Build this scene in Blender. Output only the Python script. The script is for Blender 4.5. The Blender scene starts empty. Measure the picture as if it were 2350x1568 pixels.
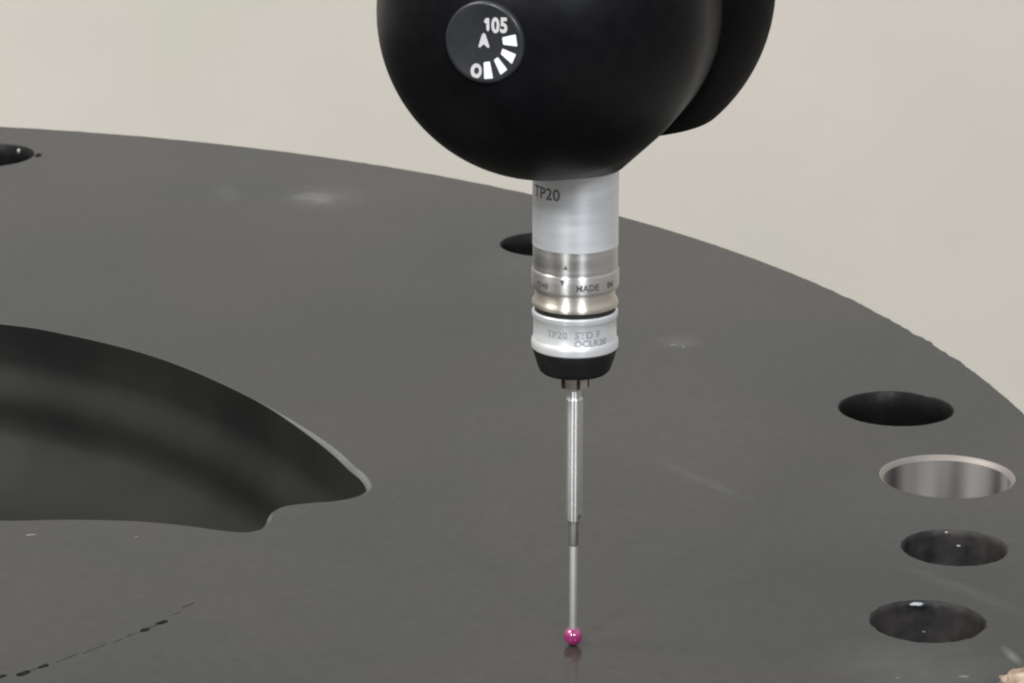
import bpy, bmesh, math, random
from mathutils import Vector, Matrix, noise
R = math.radians
scene = bpy.context.scene
col = scene.collection
MM = 0.001

# ------------------------------------------------------------------ camera
FPX, CX, CY = 7200.0, 1175.0, 784.0        # focal length and centre, 2350 px wide view
PITCH = math.atan((784 + 1350) / FPX)
CAMH = 189.0                               # mm above the plate
cam_d = bpy.data.cameras.new('camera'); cam = bpy.data.objects.new('camera', cam_d); col.objects.link(cam)
cam.location = (0, 0, CAMH * MM); cam.rotation_euler = (math.pi / 2 - PITCH, 0, 0)
cam_d.sensor_width = 36; cam_d.lens = 36 * FPX / 2350
cam_d.clip_start = 0.02; cam_d.clip_end = 50
cam_d.dof.use_dof = True; cam_d.dof.focus_distance = 0.5; cam_d.dof.aperture_fstop = 170
scene.camera = cam

# ------------------------------------------------------------------ light (indoors: room ambience + area lamps)
world = bpy.data.worlds.new('World'); scene.world = world; world.use_nodes = True
bg = world.node_tree.nodes['Background']
bg.inputs[1].default_value = 1.0
# plain room ambience: pale ceiling above, duller walls towards the floor
wt = world.node_tree; w_tc = wt.nodes.new('ShaderNodeTexCoord'); w_s = wt.nodes.new('ShaderNodeSeparateXYZ'); w_r = wt.nodes.new('ShaderNodeValToRGB')
w_r.color_ramp.elements[0].position = 0.06; w_r.color_ramp.elements[0].color = (.235, .231, .223, 1)
w_r.color_ramp.elements[1].position = 0.62; w_r.color_ramp.elements[1].color = (.85, .85, .84, 1)
wt.links.new(w_tc.outputs['Generated'], w_s.inputs[0]); wt.links.new(w_s.outputs['Z'], w_r.inputs[0]); wt.links.new(w_r.outputs[0], bg.inputs[0])

def lamp(name, loc, target, sx, sy, watts, colr):
    d = bpy.data.lights.new(name, 'AREA'); d.shape = 'RECTANGLE'; d.size = sx; d.size_y = sy
    d.energy = watts; d.color = colr
    o = bpy.data.objects.new(name, d); col.objects.link(o); o.location = loc
    o.rotation_euler = (Vector(target) - Vector(loc)).to_track_quat('-Z', 'Y').to_euler()
    return o
lamp('area_lamp', (-0.80, -1.00, 1.14), (0, 0.47, 0.05), 0.20, 0.26, 19, (0.95, 0.98, 1.0))
lamp('area_lamp', (-1.35, 0.55, 1.8), (-0.4, 1.75, -0.1), 1.1, 0.9, 33, (1.0, 0.96, 0.885))  # added lamp, aimed at the wall to brighten it
lamp('area_lamp', (0.45, -0.80, 0.84), (0, 0.47, 0.08), 0.28, 0.28, 10, (0.86, 0.92, 1.0))

vs = scene.view_settings
vs.view_transform = 'Standard'; vs.look = 'None'; vs.exposure = 0.0; vs.gamma = 1.0; vs.use_curve_mapping = False

# ------------------------------------------------------------------ pixel helpers
SRC = 3072 / 2350.0
def ground(u, v, z=0.0):
    """pixel (2350 wide view) -> point in mm on the level plane z"""
    dx, dz = (u - CX) / FPX, -(v - CY) / FPX
    c, s = math.cos(PITCH), math.sin(PITCH)
    y = c + dz * s; zz = -s + dz * c
    t = (z - CAMH) / zz
    return (dx * t, y * t)
PX, PY = 9.75, 467.07                     # where the stylus tip touches the plate
def zf(vsrc, r):
    """source pixel row of the front of a ring of radius r about the probe axis -> height in mm"""
    return CAMH - (PY - r) * math.tan(PITCH + math.atan((vsrc / SRC - CY) / FPX))

PCX, PCY, PR, TH = -212.2, 537.3, 316.8, 60.0   # plate centre, radius and thickness, mm

# ------------------------------------------------------------------ materials
def mat(name, base, rough=0.5, metal=0.0, spec=0.5, **kw):
    m = bpy.data.materials.new(name); m.use_nodes = True
    b = m.node_tree.nodes['Principled BSDF']
    b.inputs['Base Color'].default_value = (*base, 1); b.inputs['Roughness'].default_value = rough
    b.inputs['Metallic'].default_value = metal; b.inputs['Specular IOR Level'].default_value = spec
    for k, v in kw.items(): b.inputs[k.replace('_', ' ')].default_value = v
    return m
def nd(m, t, **kw):
    n = m.node_tree.nodes.new(t)
    for k, v in kw.items(): setattr(n, k, v)
    return n
def lk(m, a, b): m.node_tree.links.new(a, b)
def noisy(m, scale, c1, c2, r1=None, r2=None, bump=0, bscale=None, stretch=(1, 1, 1), detail=5):
    """procedural variation of colour, roughness and fine relief, in object coordinates"""
    b = m.node_tree.nodes['Principled BSDF']
    tc = nd(m, 'ShaderNodeTexCoord'); mp = nd(m, 'ShaderNodeMapping'); mp.inputs['Scale'].default_value = stretch
    lk(m, tc.outputs['Object'], mp.inputs['Vector'])
    n = nd(m, 'ShaderNodeTexNoise'); n.inputs['Scale'].default_value = scale; n.inputs['Detail'].default_value = detail
    lk(m, mp.outputs['Vector'], n.inputs['Vector'])
    cr = nd(m, 'ShaderNodeValToRGB'); cr.color_ramp.elements[0].position = 0.3; cr.color_ramp.elements[1].position = 0.7
    cr.color_ramp.elements[0].color = (*c1, 1); cr.color_ramp.elements[1].color = (*c2, 1)
    lk(m, n.outputs['Fac'], cr.inputs['Fac']); lk(m, cr.outputs['Color'], b.inputs['Base Color'])
    if r1 is not None:
        mr = nd(m, 'ShaderNodeMapRange'); mr.inputs['From Min'].default_value = 0.3; mr.inputs['From Max'].default_value = 0.7
        mr.inputs['To Min'].default_value = r1; mr.inputs['To Max'].default_value = r2
        lk(m, n.outputs['Fac'], mr.inputs['Value']); lk(m, mr.outputs['Result'], b.inputs['Roughness'])
    if bump:
        n2 = nd(m, 'ShaderNodeTexNoise'); n2.inputs['Scale'].default_value = bscale or scale * 8; n2.inputs['Detail'].default_value = 4
        lk(m, mp.outputs['Vector'], n2.inputs['Vector'])
        bp = nd(m, 'ShaderNodeBump'); bp.inputs['Strength'].default_value = bump; bp.inputs['Distance'].default_value = 0.0002
        lk(m, n2.outputs['Fac'], bp.inputs['Height']); lk(m, bp.outputs['Normal'], b.inputs['Normal'])
    return m, tc

M = {}
M['wall'], _ = noisy(mat('wall_paint', (.6, .58, .54), 0.8), 6.0, (.585, .567, .503), (.665, .617, .568), bump=0.15, bscale=60)
M['floor'], _ = noisy(mat('floor_concrete', (.4, .39, .37), 0.6), 2.0, (.46, .45, .43), (.55, .54, .52))
M['granite'], _ = noisy(mat('granite', (.06, .06, .065), 0.4), 60, (.04, .04, .045), (.1, .1, .1))
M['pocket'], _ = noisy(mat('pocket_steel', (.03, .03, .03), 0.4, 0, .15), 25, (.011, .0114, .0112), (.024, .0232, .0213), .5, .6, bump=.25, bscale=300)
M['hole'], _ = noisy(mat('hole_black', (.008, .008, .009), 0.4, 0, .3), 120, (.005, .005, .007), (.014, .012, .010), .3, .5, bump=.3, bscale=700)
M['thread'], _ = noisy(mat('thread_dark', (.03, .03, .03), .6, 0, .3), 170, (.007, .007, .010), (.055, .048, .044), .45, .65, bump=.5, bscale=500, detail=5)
M['bore'], _ = noisy(mat('bore_bright', (.5, .46, .43), 0.3, .5), 40, (.10, .09, .085), (.62, .59, .57), .3, .45, stretch=(4, 4, .2), detail=1)
M['bore_edge'], _ = noisy(mat('bore_edge', (.5, .46, .43), 0.5, .5), 90, (.23, .22, .21), (.33, .29, .265))
M['edge'], _ = noisy(mat('edge_gleam', (.12, .12, .12), 0.35, .2), 60, (.10, .10, .098), (.18, .18, .176))  # paler chamfer tone, puts the gleam of light on the edge
M['head'], _ = noisy(mat('head_black', (.004, .004, .005), 0.4, 0, .12), 400, (.003, .003, .004), (.005, .005, .006), .36, .41, bump=.06, bscale=2500)
M['head_shade'], _ = noisy(mat('head_shade', (.004, .004, .005), .6, 0, .05), 400, (.0025, .0025, .003), (.004, .004, .0045), .55, .62)  # head black made darker and duller, shade put into the rear lobe
M['dial'], _ = noisy(mat('dial_black', (.016, .017, .02), 0.3), 600, (.020, .022, .027), (.026, .028, .033))
M['ink_grey'] = mat('dial_grey_print', (.62, .61, .6), 0.5)
M['ink_white'] = mat('dial_white_print', (.92, .93, .93), 0.45)
M['satin'], _ = noisy(mat('satin_aluminium', (.6, .61, .63), .4, .25), 300, (.72, .725, .74), (.80, .805, .82), .44, .50, stretch=(.4, .4, 4))
M['satin2'], _ = noisy(mat('satin_bright', (.75, .76, .78), .42, .3), 300, (.76, .77, .79), (.85, .86, .87), .38, .46, stretch=(.4, .4, 4))
M['steel'], _ = noisy(mat('turned_steel', (.6, .58, .56), .2, .55), 300, (.66, .645, .63), (.76, .745, .73), .36, .46, stretch=(.3, .3, 6))
M['warm'], _ = noisy(mat('turned_steel_warm', (.66, .6, .52), .2, .55), 300, (.7, .655, .58), (.8, .75, .68), .36, .46, stretch=(.3, .3, 6))
def brushed(m, an):
    """turned surface: highlight drawn out along the axis"""
    b = m.node_tree.nodes['Principled BSDF']; t = nd(m, 'ShaderNodeTangent', direction_type='RADIAL', axis='Z')
    lk(m, t.outputs[0], b.inputs['Tangent']); b.inputs['Anisotropic'].default_value = an; b.inputs['Anisotropic Rotation'].default_value = .25
M['groove'] = mat('groove_dark', (.05, .048, .05), .4, .6)
M['rubber'], _ = noisy(mat('cap_black', (.012, .012, .013), .45, 0, .25), 500, (.010, .010, .011), (.016, .016, .017))
M['engrave'] = mat('engraved_dark', (.11, .105, .10), .6)
M['engrave_faint'] = mat('engraved_faint', (.42, .42, .43), .5, .5)
M['stylus'], _ = noisy(mat('stylus_steel', (.68, .67, .66), .25, .7), 300, (.70, .69, .68), (.8, .79, .78), .36, .44, stretch=(1, 1, .2))
M['carbide'], _ = noisy(mat('stem_carbide', (.62, .61, .6), .35, .5), 300, (.72, .71, .7), (.8, .79, .78))
for k_, me_, an_ in (('satin', .6, .55), ('satin2', .55, .55), ('steel', 1.0, .92), ('warm', 1.0, .92), ('stylus', 1.0, .92), ('carbide', .8, .85)):
    brushed(M[k_], an_); M[k_].node_tree.nodes['Principled BSDF'].inputs['Metallic'].default_value = me_
M['collar'], _ = noisy(mat('collar_steel', (.5, .49, .48), .4, 1.0), 300, (.44, .435, .43), (.54, .53, .52), .36, .42); brushed(M['collar'], .8)
M['brass'] = mat('nut_metal', (.55, .5, .42), .3, 1.0)
M['ruby'] = mat('ruby', (.44, .028, .20), .08, 0, .6, Transmission_Weight=.40, IOR=1.76, Coat_Weight=.5)
M['mark'], _ = noisy(mat('marker_dark', (.02, .02, .02), .9, 0, .05), 900, (.006, .006, .006), (.02, .02, .019))
M['mark_faint'] = mat('scribed_line', (.030, .030, .028), .8, 0, .2)
M['fleck'] = mat('pale_fleck', (.17, .17, .165), .6)
M['glint'] = mat('glint_flake', (.45, .48, .5), .4, .3)
M['tan'], _ = noisy(mat('tan_crumb', (.5, .36, .25), .8), 700, (.22, .13, .08), (.56, .44, .34))

# plate: blackened steel, lightly stained; scratches and pale patches have their own place on it
mp_, tc_ = noisy(mat('plate_steel', (.05, .05, .047), .42, 0, .33), 14, (.024, .0252, .0222), (.043, .039, .0328), .12, .21, bump=.10, bscale=1400, detail=7)
M['plate'] = mp_
def wear_and_spots(m, tc, spots):
    b = m.node_tree.nodes['Principled BSDF']
    src = b.inputs['Base Color'].links[0].from_socket
    fine = nd(m, 'ShaderNodeTexNoise'); fine.inputs['Scale'].default_value = 420; fine.inputs['Detail'].default_value = 6; fine.inputs['Roughness'].default_value = .7
    lk(m, tc.outputs['Object'], fine.inputs['Vector'])
    fr_ = nd(m, 'ShaderNodeMapRange'); fr_.inputs['From Min'].default_value = .25; fr_.inputs['From Max'].default_value = .75
    fr_.inputs['To Min'].default_value = .78; fr_.inputs['To Max'].default_value = 1.25; lk(m, fine.outputs['Fac'], fr_.inputs['Value'])
    vm = nd(m, 'ShaderNodeVectorMath', operation='SCALE'); lk(m, src, vm.inputs[0]); lk(m, fr_.outputs['Result'], vm.inputs['Scale']); src = vm.outputs[0]
    dn = nd(m, 'ShaderNodeTexNoise'); dn.inputs['Scale'].default_value = 180; lk(m, tc.outputs['Object'], dn.inputs['Vector'])
    for (x, y, ang, L, W, colr, amt) in spots:
        mp = nd(m, 'ShaderNodeMapping', vector_type='TEXTURE')
        mp.inputs['Location'].default_value = ((x - PCX) * MM, (y - PCY) * MM, TH * MM); mp.inputs['Rotation'].default_value = (0, 0, R(ang))
        mp.inputs['Scale'].default_value = (L * MM, W * MM, 1)
        lk(m, tc.outputs['Object'], mp.inputs['Vector'])
        g = nd(m, 'ShaderNodeTexGradient', gradient_type='SPHERICAL'); lk(m, mp.outputs['Vector'], g.inputs['Vector'])
        mu = nd(m, 'ShaderNodeMath', operation='MULTIPLY'); lk(m, g.outputs['Fac'], mu.inputs[0]); lk(m, dn.outputs['Fac'], mu.inputs[1])
        m2 = nd(m, 'ShaderNodeMath', operation='MULTIPLY', use_clamp=True); lk(m, mu.outputs[0], m2.inputs[0]); m2.inputs[1].default_value = amt * 2
        mx = nd(m, 'ShaderNodeMix', data_type='RGBA'); lk(m, m2.outputs[0], mx.inputs['Factor']); lk(m, src, mx.inputs['A'])
        mx.inputs['B'].default_value = (*colr, 1); src = mx.outputs['Result']
    lk(m, src, b.inputs['Base Color'])
def gp(u, v): return ground(u, v)
def seg(u0, v0, u1, v1, W, colr, amt):
    a, b = gp(u0, v0), gp(u1, v1)
    return ((a[0] + b[0]) / 2, (a[1] + b[1]) / 2, math.degrees(math.atan2(b[1] - a[1], b[0] - a[0])),
            math.hypot(b[0] - a[0], b[1] - a[1]) / 2, W, colr, amt)
PALE = (.19, .19, .18)
wear_and_spots(M['plate'], tc_, [
    seg(620, 452, 860, 452, 16, PALE, .22), seg(690, 440, 760, 470, 6, (.3, .3, .28), .3),
    seg(480, 445, 560, 440, 12, PALE, .12), seg(1100, 580, 1300, 620, 18, PALE, .08),
    seg(1470, 1040, 1780, 1175, 2.2, PALE, .10), seg(2040, 1285, 2380, 1420, 2.6, PALE, .13),
    seg(1520, 770, 1600, 800, 6, PALE, .2), seg(1850, 1500, 2350, 1560, 14, (.14, .145, .145), .25),
    seg(300, 560, 620, 560, 40, (.042, .033, .024), .6), seg(1000, 840, 1200, 860, 30, (.040, .031, .022), .5),
    seg(2300, 1480, 2345, 1530, 1.2, (.26, .27, .26), .6)])

# ------------------------------------------------------------------ mesh helpers
def link(name, me, m=None, parent=None, smooth=None):
    if m is not None and not me.materials: me.materials.append(m)
    if smooth is not None:
        me.shade_smooth()
        if smooth < 180: me.set_sharp_from_angle(angle=R(smooth))
    o = bpy.data.objects.new(name, me); col.objects.link(o); o.parent = parent
    return o
def from_bm(name, bm, m, parent=None, smooth=30, recalc=True):
    if recalc: bmesh.ops.recalc_face_normals(bm, faces=bm.faces)
    me = bpy.data.meshes.new(name); bm.to_mesh(me); bm.free()
    return link(name, me, m, parent, smooth)
def thing(name, label, cat, loc=(0, 0, 0), group=None):
    o = bpy.data.objects.new(name, None); col.objects.link(o); o.location = [c * MM for c in loc]
    o.empty_display_size = .01
    o['label'] = label; o['category'] = cat
    if group: o['group'] = group
    return o
def lathe(profile, segs=96, frame=None, close=True):
    """profile: (radius, height) mm; frame: 4x4 placing local z as the axis"""
    bm = bmesh.new(); rings = []
    for r, z in profile:
        if r <= 1e-6: rings.append([bm.verts.new((0, 0, z * MM))])
        else: rings.append([bm.verts.new((r * MM * math.cos(2 * math.pi * i / segs), r * MM * math.sin(2 * math.pi * i / segs), z * MM)) for i in range(segs)])
    for a, b in zip(rings, rings[1:]):
        if len(a) == 1 and len(b) == 1: continue
        for i in range(segs):
            j = (i + 1) % segs
            if len(a) == 1: bm.faces.new((a[0], b[i], b[j]))
            elif len(b) == 1: bm.faces.new((a[i], a[j], b[0]))
            else: bm.faces.new((a[i], a[j], b[j], b[i]))
    if frame is not None: bm.transform(frame)
    return bm
def evaluated(o):
    bpy.context.view_layer.update()
    dg = bpy.context.evaluated_depsgraph_get()
    return bpy.data.meshes.new_from_object(o.evaluated_get(dg))
def fillet(pts, r, n=5):
    """round the corners of a polygon in 2D"""
    out = []; N = len(pts)
    for i in range(N):
        p0, p, p1 = Vector(pts[i - 1]), Vector(pts[i]), Vector(pts[(i + 1) % N])
        a, b = (p0 - p), (p1 - p); d = min(r, a.length * .45, b.length * .45)
        s, e = p + a.normalized() * d, p + b.normalized() * d
        for k in range(n + 1):
            t = k / n; out.append((s * (1 - t) ** 2 + p * 2 * t * (1 - t) + e * t * t)[:])
    return out
def spline(pts, closed=True, n=10):
    out = []; N = len(pts)
    for i in range(N):
        p0, p1, p2, p3 = (Vector(pts[(i + k) % N]) for k in (-1, 0, 1, 2))
        for k in range(n):
            t = k / n
            out.append((.5 * ((2 * p1) + (p2 - p0) * t + (2 * p0 - 5 * p1 + 4 * p2 - p3) * t * t + (3 * p1 - p0 - 3 * p2 + p3) * t ** 3))[:])
    return out
def glyphs(body, size, extra=0.0):
    """letters of the built-in font as a flat mesh, mm, origin at centre of the base line"""
    cu = bpy.data.curves.new('lettering', 'FONT'); cu.body = body; cu.size = size; cu.align_x = 'CENTER'; cu.resolution_u = 4
    cu.offset = extra; cu.space_character = 1.05
    o = bpy.data.objects.new('lettering', cu); col.objects.link(o)
    me = evaluated(o); bpy.data.objects.remove(o); bpy.data.curves.remove(cu)
    me.materials.clear()
    return me

# ------------------------------------------------------------------ setting
def box(bm, x0, x1, y0, y1, z0, z1):
    v = [bm.verts.new(p) for p in ((x0, y0, z0), (x1, y0, z0), (x1, y1, z0), (x0, y1, z0), (x0, y0, z1), (x1, y0, z1), (x1, y1, z1), (x0, y1, z1))]
    for f in ((0, 3, 2, 1), (4, 5, 6, 7), (0, 1, 5, 4), (1, 2, 6, 5), (2, 3, 7, 6), (3, 0, 4, 7)): bm.faces.new([v[i] for i in f])
    return v
bm = bmesh.new(); box(bm, -3, 3, 1.75, 1.9, -.9, .08)
w = from_bm('wall', bm, M['wall'], smooth=None); w['kind'] = 'structure'
bm = bmesh.new(); box(bm, -3, 3, -2.5, 1.9, -1.0, -.9001)
f = from_bm('floor', bm, M['floor'], smooth=None); f['kind'] = 'structure'

# ------------------------------------------------------------------ plate
bm = bmesh.new(); box(bm, (PCX - 205) * MM, (PCX + 205) * MM, (PCY - 205) * MM, (PCY + 205) * MM, -.9, -TH * MM - .0005)
bmesh.ops.bevel(bm, geom=bm.edges[:], offset=.01, segments=2, affect='EDGES')
t = from_bm('granite_table', bm, M['granite'], smooth=30)
t['label'] = 'dark speckled granite block carrying the round steel plate'; t['category'] = 'table'

plate = thing('machined_plate', 'large round dark grey steel plate with bolt holes and a deep curved opening', 'plate', (PCX, PCY, -TH))
PO = Vector((PCX, PCY, -TH)) * MM            # parts are written in world mm, shifted to the plate's base
def plate_part(name, bm, m, smooth=30, recalc=True):
    bmesh.ops.translate(bm, vec=-PO, verts=bm.verts); return from_bm(name, bm, m, plate, smooth, recalc)
def ring_pts(cx, cy, r, n, jag=0.0, seed=0, ph=0.0):
    out = []
    for i in range(n):
        a = 2 * math.pi * i / n + ph
        rr = r
        if jag: rr += jag * noise.noise((math.cos(a) * r * .9 + seed, math.sin(a) * r * .9, seed * 3.1)) + jag * .6 * noise.noise((math.cos(a) * r * 2.3 + seed, math.sin(a) * r * 2.3, seed))
        out.append((cx + rr * math.cos(a), cy + rr * math.sin(a)))
    return out
# outer rim: turned edge, chipped along one stretch
NR = 1440; outer = []
for i in range(NR):
    a = 2 * math.pi * i / NR; d = math.degrees(a)
    amp = .10 + .75 * math.exp(-((d - 20) / 7.0) ** 2) + .25 * math.exp(-((d - 60) / 20.0) ** 2)
    nn = noise.noise((math.cos(a) * 70, math.sin(a) * 70, 2.0)) + .6 * noise.noise((math.cos(a) * 160, math.sin(a) * 160, 7.0))
    rr = PR + amp * nn
    outer.append((PCX + rr * math.cos(a), PCY + rr * math.sin(a)))
# opening: outer arc, tip, step and inner edge, closed on the hidden side
arc = [ground(u, v) for u, v in ((840, 1114), (828, 1093), (800, 1069), (760, 1032), (700, 988), (620, 937), (530, 890), (420, 842), (300, 802), (150, 767), (0, 743))]
left = [(-150, 662), (-190, 668), (-235, 662), (-285, 640), (-325, 600), (-330, 565), (-300, 548), (-262, 556), (-225, 566), (-190, 562), (-160, 548), (-130, 534), (-108, 527.5)]
near = [ground(u, v) for u, v in ((0, 1195), (150, 1193), (300, 1196), (420, 1206), (500, 1217), (560, 1222), (597, 1215), (609, 1198), (616, 1180), (650, 1163), (710, 1155), (770, 1150), (815, 1139), (836, 1125))]
pock = spline(arc + left + near, n=8)
def offset_loop(pts, d):
    out = []; N = len(pts)
    for i in range(N):
        a, b = Vector(pts[i - 2]), Vector(pts[(i + 2) % N]); t = (b - a).normalized()
        n = Vector((-t.y, t.x))               # loop runs anticlockwise: n points into the opening
        out.append((pts[i][0] + n.x * d, pts[i][1] + n.y * d))
    return out
def edge_loop(d0, d1):
    """edge of the opening: sharp along the arc, shaped wider at the tip and step to carry the gleam"""
    a, b = offset_loop(pock, -d0), offset_loop(pock, -d1); out = []
    for (x, y), p, q in zip(pock, a, b):
        w = 0.0
        if x > -70 and y > 532:
            w = min(1, max(0, (x + 52) / 22)); w = w * w * (3 - 2 * w)
            e = min(1, max(0, (y - 535) / 8)); w *= e * e * (3 - 2 * e)
        w = max(w, math.exp(-(((x + 43.6) / 2.5) ** 2 + ((y - 527) / 4.0) ** 2)))
        out.append((p[0] + (q[0] - p[0]) * w, p[1] + (q[1] - p[1]) * w, w))
    return out
area = sum(pock[i - 1][0] * pock[i][1] - pock[i][0] * pock[i - 1][1] for i in range(len(pock)))
if area < 0: pock.reverse()
HOLES = [  # name, cx, cy, r, wall kind, edge raggedness
    ('bolt_hole', -141.5, 811.5, 14.5, 'plain', .25), ('bolt_hole', 8.6, 718.8, 11.2, 'plain', .1),
    ('bolt_hole', 75.9, 591.1, 11.1, 'plain', .12), ('dowel_bore', 80.6, 550.0, 12.5, 'bright', .04),
    ('threaded_hole', 76.8, 511.9, 9.0, 'thread', .16), ('threaded_hole', 67.7, 477.3, 9.2, 'thread', .24)]
for k, a in enumerate((105, 135, 165, 195, 225, 255, 285, 315)):
    HOLES.append(('bolt_hole', PCX + 290 * math.cos(R(a)), PCY + 290 * math.sin(R(a)), 11.1, 'plain', .1))
EDGE = {'plain': .35, 'bright': 1.15, 'thread': .3}
def loft(loops):
    bm = bmesh.new(); V = [[bm.verts.new((x * MM, y * MM, z * MM)) for x, y, z in lp] for lp in loops]
    for a, b in zip(V, V[1:]):
        n = len(a)
        for i in range(n):
            j = (i + 1) % n; bm.faces.new((a[i], a[j], b[j], b[i]))
    return bm, V
def at_z(pts, z): return [(x, y, z) for x, y in pts]
el0, el1 = edge_loop(.04, .95), edge_loop(.02, .35)
loops = [outer, [(x, y) for x, y, w in el0]]
hole_loops = []
for k, (nm, cx, cy, r, kind, jag) in enumerate(HOLES):
    n = 120 if k < 6 else 48
    top = ring_pts(cx, cy, r + (EDGE[kind] if kind != 'bright' else 0), n, jag, k + 1)
    hole_loops.append(top); loops.append(top)
bm = bmesh.new(); edges = []
for lp in loops:
    vs_ = [bm.verts.new((x * MM, y * MM, 0)) for x, y in lp]
    edges += [bm.edges.new((vs_[i - 1], vs_[i])) for i in range(len(vs_))]
bmesh.ops.triangle_fill(bm, use_beauty=True, edges=edges)
for fc in bm.faces:
    fc.normal_update()
    if fc.normal.z < 0: fc.normal_flip()
plate_part('top_face', bm, M['plate'], None, False)
bm, V = loft([at_z(outer, 0), at_z(outer, -.3), at_z([(PCX + (x - PCX) * 1.0012, PCY + (y - PCY) * 1.0012) for x, y in outer], -.8), at_z(ring_pts(PCX, PCY, PR + .3, NR), -6), at_z(ring_pts(PCX, PCY, PR + .3, NR), -TH)])
bm.faces.new(V[-1]); plate_part('rim', bm, M['plate'], 40)
# opening wall: chamfered edge, upper wall, ledge, lower wall running out into a sloping floor
cxy = Vector((-120, 590))
def toward(pts, k): return [(x + (cxy.x - x) * k, y + (cxy.y - y) * k) for x, y in pts]
p4 = offset_loop(offset_loop(pock, 2.0), 1.6)
bm, V = loft([[(x, y, 0) for x, y, w in el0], [(x, y, -.03 - .25 * w) for x, y, w in el1], [(x, y, -.08 - .75 * e[2]) for (x, y), e in zip(pock, el0)]])
plate_part('opening_edge', bm, M['edge'], 50)
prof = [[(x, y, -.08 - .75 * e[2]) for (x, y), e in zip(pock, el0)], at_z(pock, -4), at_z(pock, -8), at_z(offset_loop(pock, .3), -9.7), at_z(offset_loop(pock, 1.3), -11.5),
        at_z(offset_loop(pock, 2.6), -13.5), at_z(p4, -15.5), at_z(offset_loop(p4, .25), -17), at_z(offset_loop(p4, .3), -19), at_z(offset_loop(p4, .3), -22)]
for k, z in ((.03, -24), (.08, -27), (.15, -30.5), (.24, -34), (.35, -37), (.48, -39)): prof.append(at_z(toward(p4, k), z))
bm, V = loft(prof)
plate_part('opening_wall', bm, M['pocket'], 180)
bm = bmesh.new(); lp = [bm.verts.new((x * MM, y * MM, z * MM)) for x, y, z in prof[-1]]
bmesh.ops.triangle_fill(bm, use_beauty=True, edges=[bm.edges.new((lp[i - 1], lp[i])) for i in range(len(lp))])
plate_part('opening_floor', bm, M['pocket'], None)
for k, (nm, cx, cy, r, kind, jag) in enumerate(HOLES):
    top = hole_loops[k]; n = len(top)
    c = lambda rr, j=0: ring_pts(cx, cy, rr, n, j, k + 1)
    if kind == 'bright':
        bm, V = loft([at_z(top, 0), at_z(c(r - .35), -.2), at_z(c(r - .85), -.9)])
        edge_bm = bm
        bm, V = loft([at_z(c(r - .85), -.9), at_z(c(r - .9), -6), at_z(c(r - .9), -28)])
        bm.faces.new(V[-1]); o = plate_part(nm, bm, M['bore'], 40)
        o['label'] = 'bright machined bore'
        e = plate_part('bore_chamfer', edge_bm, M['bore_edge'], 60); e.parent = plate
    elif kind == 'plain':
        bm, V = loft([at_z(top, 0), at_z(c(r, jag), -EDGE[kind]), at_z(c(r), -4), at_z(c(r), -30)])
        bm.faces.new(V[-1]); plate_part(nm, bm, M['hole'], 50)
    else:
        lps = [at_z(top, 0), at_z(c(r, jag), -EDGE[kind])]
        z = -.8
        while z > -14:
            lps += [at_z(c(r - .1), z), at_z(c(r - .24), z - .5)]; z -= 1.0
        lps.append(at_z(c(r - .7), -30))
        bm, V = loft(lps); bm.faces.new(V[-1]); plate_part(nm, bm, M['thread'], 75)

def blob(u, v, L, W, ang, seed, z=.03):
    """small flat mark on the plate, mm, irregular outline"""
    cx, cy = ground(u, v); bm = bmesh.new(); vs_ = []
    for i in range(18):
        a = 2 * math.pi * i / 18; q = 1 + .45 * noise.noise((math.cos(a) * 1.3 + seed, math.sin(a) * 1.3, seed))
        x, y = L / 2 * q * math.cos(a), W / 2 * q * math.sin(a)
        vs_.append(((cx + x * math.cos(ang) - y * math.sin(ang)) * MM, (cy + x * math.sin(ang) + y * math.cos(ang)) * MM))
    top = [bm.verts.new((x, y, z * MM)) for x, y in vs_]; bot = [bm.verts.new((x, y, -.02 * MM)) for x, y in vs_]
    bm.faces.new(top)
    for i in range(18): bm.faces.new((bot[i - 1], bot[i], top[i], top[i - 1]))
    return bm
a0, a1 = ground(0, 1553), ground(440, 1385)
la = math.atan2(a1[1] - a0[1], a1[0] - a0[0])
for i, (u, v, L, W) in enumerate(((4, 1553, 2.2, 1.2), (52, 1546, 2.6, 2.0), (100, 1529, 2.3, 1.5), (332, 1446, 2.0, 1.6), (371, 1429, 2.4, 1.8),
                                  (272, 1470, 1.2, .35), (300, 1457, 1.3, .4), (350, 1438, 1.5, .35), (430, 1390, 1.8, .5), (405, 1408, 1.6, .3), (150, 1512, 2.6, .3), (215, 1490, 2.8, .3), (76, 1537, 1.8, .4))):
    plate_part('scribe_mark', blob(u, v, L * (1 if W > 1 else 1.7), W * (.7 if W > 1 else .8), la, i * 1.7), M['mark' if W > 1 else 'mark_faint'], None)
for i, (u, v, L, W, an) in enumerate(((70, 1228, 1.9, .8, 0.2), (313, 1232, .5, .4, 0), (918, 1157, .5, .35, .5), (2212, 1553, 1.9, .8, 0), (2060, 1556, .6, .5, 0), (2120, 1450, .55, .4, 0),
                                      (2200, 1253, .01, .01, 0), (1545, 792, 1.2, .8, .4), (1568, 797, .9, .6, 1))):
    if L > .1: plate_part('pale_fleck', blob(u, v, L, W, an, i * 2.3 + 40), M['fleck'], None)
plate_part('dark_spot', blob(88, 357, 1.6, 5, 0, 77.0), M['mark'], None)

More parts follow.
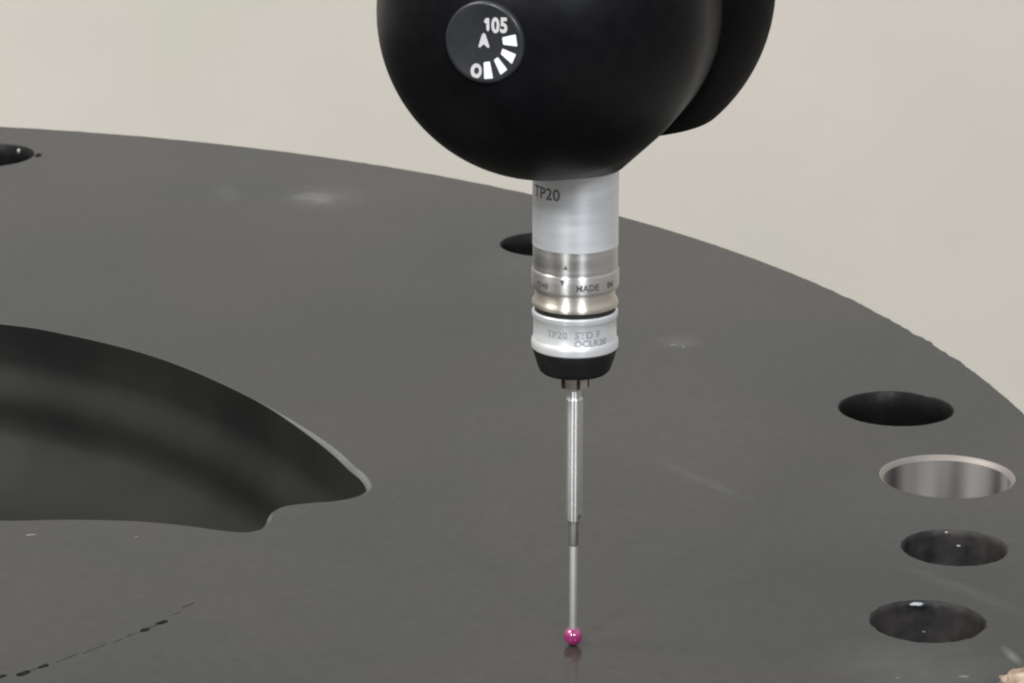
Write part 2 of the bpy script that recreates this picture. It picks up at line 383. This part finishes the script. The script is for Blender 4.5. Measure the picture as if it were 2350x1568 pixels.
for i, (u, v, L, W, z) in enumerate(((2150, 917, 1.2, .9, -1.2), (2104, 1387, 2.2, .8, .05), (2200, 1253, .7, .35, -1.5), (2172, 1222, .6, .35, .03), (44, 347, 1.1, 1.8, -1.5))):  # pale flakes standing in for glints of light at the holes
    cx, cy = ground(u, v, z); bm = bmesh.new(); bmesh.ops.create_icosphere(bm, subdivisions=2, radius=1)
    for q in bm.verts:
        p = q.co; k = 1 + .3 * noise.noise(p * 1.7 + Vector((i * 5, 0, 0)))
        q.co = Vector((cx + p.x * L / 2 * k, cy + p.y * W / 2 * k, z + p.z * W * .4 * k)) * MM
    plate_part('glint_flake', bm, M['glint'], 60)

# crumb lying near the rim
cx, cy = ground(2378, 1594)
bm = bmesh.new(); bmesh.ops.create_icosphere(bm, subdivisions=5, radius=1)
for v in bm.verts:
    p = v.co.copy(); k = 1 + .28 * noise.noise(p * 1.8) + .16 * noise.noise(p * 4.5) + .07 * noise.noise(p * 11)
    v.co = Vector((p.x * 5.2 * k, p.y * 3.6 * k, max(p.z * 2.6 * k, -1.6) + 1.6)) * MM
o = from_bm('crumb', bm, M['tan'], smooth=180); o.location = (cx * MM, cy * MM, 0.00001)
o['label'] = 'small tan speckled crumb lying on the steel plate near its rim'; o['category'] = 'crumb'

# ------------------------------------------------------------------ probe head
AZ = R(20.7); ZC = 103.9; OFF = -1.49
def ax(s, off=OFF): return Vector((PX - s * math.sin(AZ) + off * math.cos(AZ), PY - s * math.cos(AZ) - off * math.sin(AZ), ZC))
ZTOP = 78.2                                   # underside of the head, where the probe screws in
head = thing('probe_head', 'black rounded indexing head with a numbered dial, holding the silver probe', 'probe head', (PX, PY, ZTOP))
HO = Vector((PX, PY, ZTOP)) * MM
def hull(name, pts, m, voxel, it, smooth_f=.5):
    bm = bmesh.new(); [bm.verts.new(Vector(p) * MM - HO) for p in pts]
    r = bmesh.ops.convex_hull(bm, input=bm.verts)
    junk = list({g for g in r['geom_interior'] if isinstance(g, bmesh.types.BMVert)} | {g for g in r['geom_unused'] if isinstance(g, bmesh.types.BMVert)})
    bmesh.ops.delete(bm, geom=junk, context='VERTS')
    o = from_bm('hull', bm, m, None, None)
    md = o.modifiers.new('remesh', 'REMESH'); md.mode = 'VOXEL'; md.voxel_size = voxel * MM
    sm = o.modifiers.new('smooth', 'SMOOTH'); sm.iterations = it; sm.factor = smooth_f
    me = evaluated(o); me.materials.clear(); bpy.data.objects.remove(o)
    return link(name, me, m, head, 180)
def sphere(c, r, n=48, squash=(1, 1, 1)):
    return [(c[0] + r * squash[0] * math.sin(a) * math.cos(b), c[1] + r * squash[1] * math.sin(a) * math.sin(b), c[2] + r * squash[2] * math.cos(a))
            for a in [math.pi * i / n for i in range(n + 1)] for b in [2 * math.pi * j / (2 * n) for j in range(2 * n)]]
S1, R1, S2, R2, S3, R3 = 9.8, 24.95, -14.0, 22.6, -14.6, 27.3
boss = [(PX + 6.9 * math.cos(2 * math.pi * i / 64), PY + 6.9 * math.sin(2 * math.pi * i / 64), ZTOP) for i in range(64)]
hull('front_shell', sphere(ax(S1), R1) + sphere(ax(S2), R2) + boss, M['head'], .55, 10)
cut = 83.2
rear = [(x, y, z if z > cut else cut) for x, y, z in sphere(ax(S3), R3) if z > cut - 3]
rear = [p for p in rear if (Vector(p) - ax(S1)).dot(Vector((-math.sin(AZ), -math.cos(AZ), 0))) < -12]
hull('rear_shell', rear, M['head_shade'], .55, 14)
top = lathe([(11, 14), (11, 40), (12, 41), (12, 95), (11, 96), (0, 96)], 64)
bmesh.ops.translate(top, vec=Vector((ax(-6).x, ax(-6).y, ZC + 2)) * MM - HO, verts=top.verts)
from_bm('shank', top, M['head'], head, 30)

nrm = Vector((-math.sin(AZ), -math.cos(AZ), 0)); rt = Vector((math.cos(AZ), -math.sin(AZ), 0)); up = Vector((0, 0, 1))
DS = S1 + R1 - .12
fr = Matrix(((rt.x, up.x, nrm.x, 0), (rt.y, up.y, nrm.y, 0), (rt.z, up.z, nrm.z, 0), (0, 0, 0, 1)))
fr.translation = ax(DS) * MM - HO
RD = 5.85
bm = lathe([(RD + .05, -2.5), (RD + .05, -.15), (RD - .08, .12), (RD - .3, .26), (RD - .55, .28), (RD - .7, .22), (0, .22)], 128, fr)
dial = from_bm('dial', bm, M['dial'], head, 40)
def dl(X, Y):
    dx, dy = (X - 868) * .00835, -(Y - 720) * .00835
    p = dx / .935; return (p, (dy + .09 * p) / .966)
def flat(name, pts2, m, parent=dial, z=.255, hole=None):
    bm = bmesh.new(); v = [bm.verts.new((x * MM, y * MM, z * MM)) for x, y in pts2]
    e = [bm.edges.new((v[i - 1], v[i])) for i in range(len(v))]
    if hole:
        h = [bm.verts.new((x * MM, y * MM, z * MM)) for x, y in hole]; e += [bm.edges.new((h[i - 1], h[i])) for i in range(len(h))]
    bmesh.ops.triangle_fill(bm, use_beauty=True, edges=e)
    bm.transform(fr)
    for fc in bm.faces:
        fc.normal_update()
        if fc.normal.dot(nrm) < 0: fc.normal_flip()
    return from_bm(name, bm, m, parent, None, False)
for q in (((1180, 640), (1405, 596), (1435, 795), (1195, 760)), ((1185, 822), (1412, 925), (1340, 1082), (1152, 912)),
          ((1038, 1008), (1105, 962), (1266, 1172), (1150, 1258)), ((866, 1042), (972, 1032), (1024, 1312), (874, 1320))):
    flat('scale_bar', fillet([dl(*p) for p in q], .16), M['ink_white'])
flat('pointer', fillet([dl(*p) for p in ((838, 580), (866, 556), (897, 580), (966, 790), (942, 812), (868, 742), (800, 800), (776, 782))], .12), M['ink_grey'])
def oval(cx, cy, a, b, n=40): return [dl(cx + a * math.cos(2 * math.pi * i / n), cy + b * math.sin(2 * math.pi * i / n)) for i in range(n)]
flat('digit', oval(739, 1182, 95, 124), M['ink_grey'], hole=oval(745, 1180, 42, 56))
flat('digit', fillet([dl(*p) for p in ((876, 350), (912, 312), (962, 316), (964, 505), (938, 540), (916, 505), (912, 398), (882, 396))], .12), M['ink_grey'])
for ch, X, Y, sx in (('0', 1065, 552, 1.0), ('5', 1205, 556, 1.0)):
    me = glyphs(ch, 2.9, .12); c = dl(X, Y)
    me.transform(fr @ Matrix.Translation((c[0] * MM, c[1] * MM, .255 * MM)) @ Matrix.Diagonal((MM * .80, MM, MM, 1)))
    link('digit', me, M['ink_grey'], dial)

# ------------------------------------------------------------------ touch probe
zc_ = lambda v, r: zf(v, r)
probe = thing('touch_probe', 'slim silver cylindrical probe with engraved rings and a black lower cap', 'probe', (PX, PY, zf(1143, 4.9)))
PRO = Vector((PX, PY, zf(1143, 4.9)))
TR = Matrix.Translation(-Vector((0, 0, PRO.z)) * MM)
def turned(name, prof, m, parent=probe, tr=TR, smooth=35, segs=128):
    return from_bm(name, lathe(prof, segs, tr), m, parent, smooth)
b0 = zf(763, 6.6)
barrel = turned('barrel', [(0, ZTOP + 6), (6.6, ZTOP + 6), (6.62, b0 + .05), (6.58, b0)], M['satin'])
b1 = zf(833, 6.6)
turned('polished_band', [(6.58, b0), (6.55, b0 - .1), (6.55, b1 + .1), (6.5, b1)], M['steel'])
b2, b3 = zf(843, 6.75), zf(893, 6.75)
band = turned('engraved_ring', [(6.5, b1), (6.62, b1 - .06), (6.74, b1 - .22), (6.78, b2 + .1), (6.78, b3 + .5), (6.7, b3 + .2), (6.5, b3), (6.2, b3 - .15)], M['steel'])
b4, b5 = zf(930, 6.5), zf(947, 6.6)
turned('flared_ring', [(6.2, b3 - .15), (6.15, b3 - .35), (6.25, b4 + .6), (6.45, b4 + .15), (6.64, b4 - .1), (6.7, (b4 + b5) / 2), (6.62, b5 + .1), (6.4, b5), (6.0, b5 - .05)], M['warm'])
b6 = zf(961, 6.6)
turned('groove', [(6.0, b5 - .05), (6.0, b6 + .05), (6.3, b6)], M['groove'])
b7, b8, b9 = zf(982, 6.6), zf(1046, 6.5), zf(1077, 6.65)
module = turned('stylus_module', [(6.3, b6), (6.55, b6 - .05), (6.66, b6 - .2), (6.66, b7 + .15), (6.58, b7), (6.46, b7 - .2), (6.44, (b7 + b8) / 2), (6.48, b8 + .25), (6.6, b8), (6.74, b8 - .25), (6.76, (b8 + b9) / 2), (6.72, b9 + .2), (6.55, b9)], M['satin2'])
zcap = b9
turned('cap', [(6.55, zcap), (6.52, zcap - .4), (6.3, zcap - 1.2), (5.75, zcap - 3.0), (5.5, zcap - 3.55), (5.1, zcap - 3.95), (4.5, zcap - 4.15), (2.1, zcap - 4.25), (0, zcap - 4.25)], M['rubber'], smooth=60)
ZC0 = zcap - 4.25
def wrap(name, body, size, ang, z, r, m, parent, extra=0.0):
    """letters bent round the probe; ang = degrees from the side facing the camera, at the text's middle"""
    me = glyphs(body, size, extra); bm = bmesh.new(); bm.from_mesh(me); bpy.data.meshes.remove(me)
    xs = [v.co.x for v in bm.verts]
    x = min(xs)
    while x < max(xs):
        bmesh.ops.bisect_plane(bm, geom=bm.verts[:] + bm.edges[:] + bm.faces[:], plane_co=(x, 0, 0), plane_no=(1, 0, 0)); x += .35
    for v in bm.verts:
        a = R(ang) + v.co.x / r
        v.co = Vector((r * math.sin(a), -r * math.cos(a), z + v.co.y - PRO.z)) * MM
    return from_bm(name, bm, m, parent, None, False)
def wrap_poly(name, pts, ang, z, r, m, parent):
    bm = bmesh.new()
    bm.faces.new([bm.verts.new(Vector((r * math.sin(R(ang) + x / r), -r * math.cos(R(ang) + x / r), z + y - PRO.z)) * MM) for x, y in pts])
    return from_bm(name, bm, m, parent, None)
wrap('lettering', 'TP20', 2.55, -46, zf(602, 6.6) - .25, 6.64, M['engrave'], barrel, .03)
wrap_poly('arrow_mark', [(-.32, -.25), (.32, -.25), (0, .4)], -14, zf(806, 6.6), 6.6, M['engrave'], barrel)
zt = zf(874, 6.78)
wrap_poly('arrow_mark', [(-.42, .45), (.0, -.45), (.42, .45)], -18, zf(851, 6.78) - .05, 6.82, M['engrave'], band)
wrap('lettering', 'P240', 1.25, -50, zt - .1, 6.82, M['engrave'], band, .02)
wrap('lettering', 'MADE', 1.35, 15.5, zt - .1, 6.82, M['engrave'], band, .04)
wrap('lettering', 'IN', 1.35, 51, zt - .1, 6.82, M['engrave'], band, .03)
wrap('lettering', 'TP20', 1.6, -27, zf(1018, 6.46), 6.53, M['engrave_faint'], module, .0)
wrap('lettering', 'STD F', 1.6, 17, zf(1018, 6.46), 6.53, M['engrave_faint'], module, .02)
wrap('lettering', 'OCLR20', 1.45, 22, zf(1042, 6.5), 6.56, M['engrave_faint'], module, .02)

# ------------------------------------------------------------------ stylus
sty = thing('stylus', 'thin steel stylus under the black cap, ending in a pink ruby ball', 'stylus', (PX, PY, 0))
I4 = Matrix.Identity(4)
zn = zf(1168, 1.5)
bm = lathe([(0, ZC0 - .0), (2.1, ZC0 - .0), (2.15, ZC0 - .15), (2.1, zn + .1), (1.9, zn), (0, zn)], 48, I4)
nut = from_bm('nut', bm, M['brass'], sty, 30)
for a in (-55, 15, 85, 155, 225):
    b_ = bmesh.new(); box(b_, -.28 * MM, .28 * MM, -2.28 * MM, -1.9 * MM, (zn + .05) * MM, (ZC0 - .1) * MM)
    b_.transform(Matrix.Rotation(R(a), 4, 'Z')); from_bm('slot', b_, M['groove'], nut, None)
zs0, zs1 = zf(1198, 1.3), zf(1573, 1.2)
turned('neck', [(0, zn), (1.03, zn), (1.03, zs0), (0, zs0)], M['stylus'], sty, I4, 30, 48)
shaft = turned('shaft', [(0, zs0), (1.1, zs0), (1.32, zs0 - .35), (1.32, zs1 + 2.0), (1.22, zs1 + .4), (.75, zs1), (0, zs1)], M['stylus'], sty, I4, 30, 64)
ch = lathe([(0, -4), (.55, -4), (.55, 4), (0, 4)], 24, Matrix.Translation((0, 0, (zs1 + 1.0) * MM)) @ Matrix.Rotation(R(52), 4, 'Z') @ Matrix.Rotation(R(90), 4, 'X'))
cut_o = from_bm('cutter', ch, M['groove'], sty, None)
md = shaft.modifiers.new('bore', 'BOOLEAN'); md.object = cut_o; md.operation = 'DIFFERENCE'; md.solver = 'EXACT'
me = evaluated(shaft); shaft.modifiers.clear(); shaft.data = me; me.set_sharp_from_angle(angle=R(30))
bpy.data.objects.remove(cut_o)
zs2 = zf(1640, .5)
turned('collar', [(0, zs1 + .1), (.92, zs1 + .1), (.80, zs1 - .7), (.80, zs2 + .35), (.62, zs2), (0, zs2)], M['collar'], sty, I4, 30, 48)
turned('stem', [(0, zs2 + .1), (.60, zs2 + .1), (.62, zs2 - .2), (.62, 2.6), (.55, 2.4), (0, 2.4)], M['carbide'], sty, I4, 30, 48)
bm = bmesh.new(); bmesh.ops.create_uvsphere(bm, u_segments=64, v_segments=40, radius=1.5 * MM)
bmesh.ops.translate(bm, vec=(0, 0, 1.53 * MM), verts=bm.verts)
from_bm('ruby_ball', bm, M['ruby'], sty, 180)

scene.render.engine = 'CYCLES'
scene.cycles.filter_width = 2.2
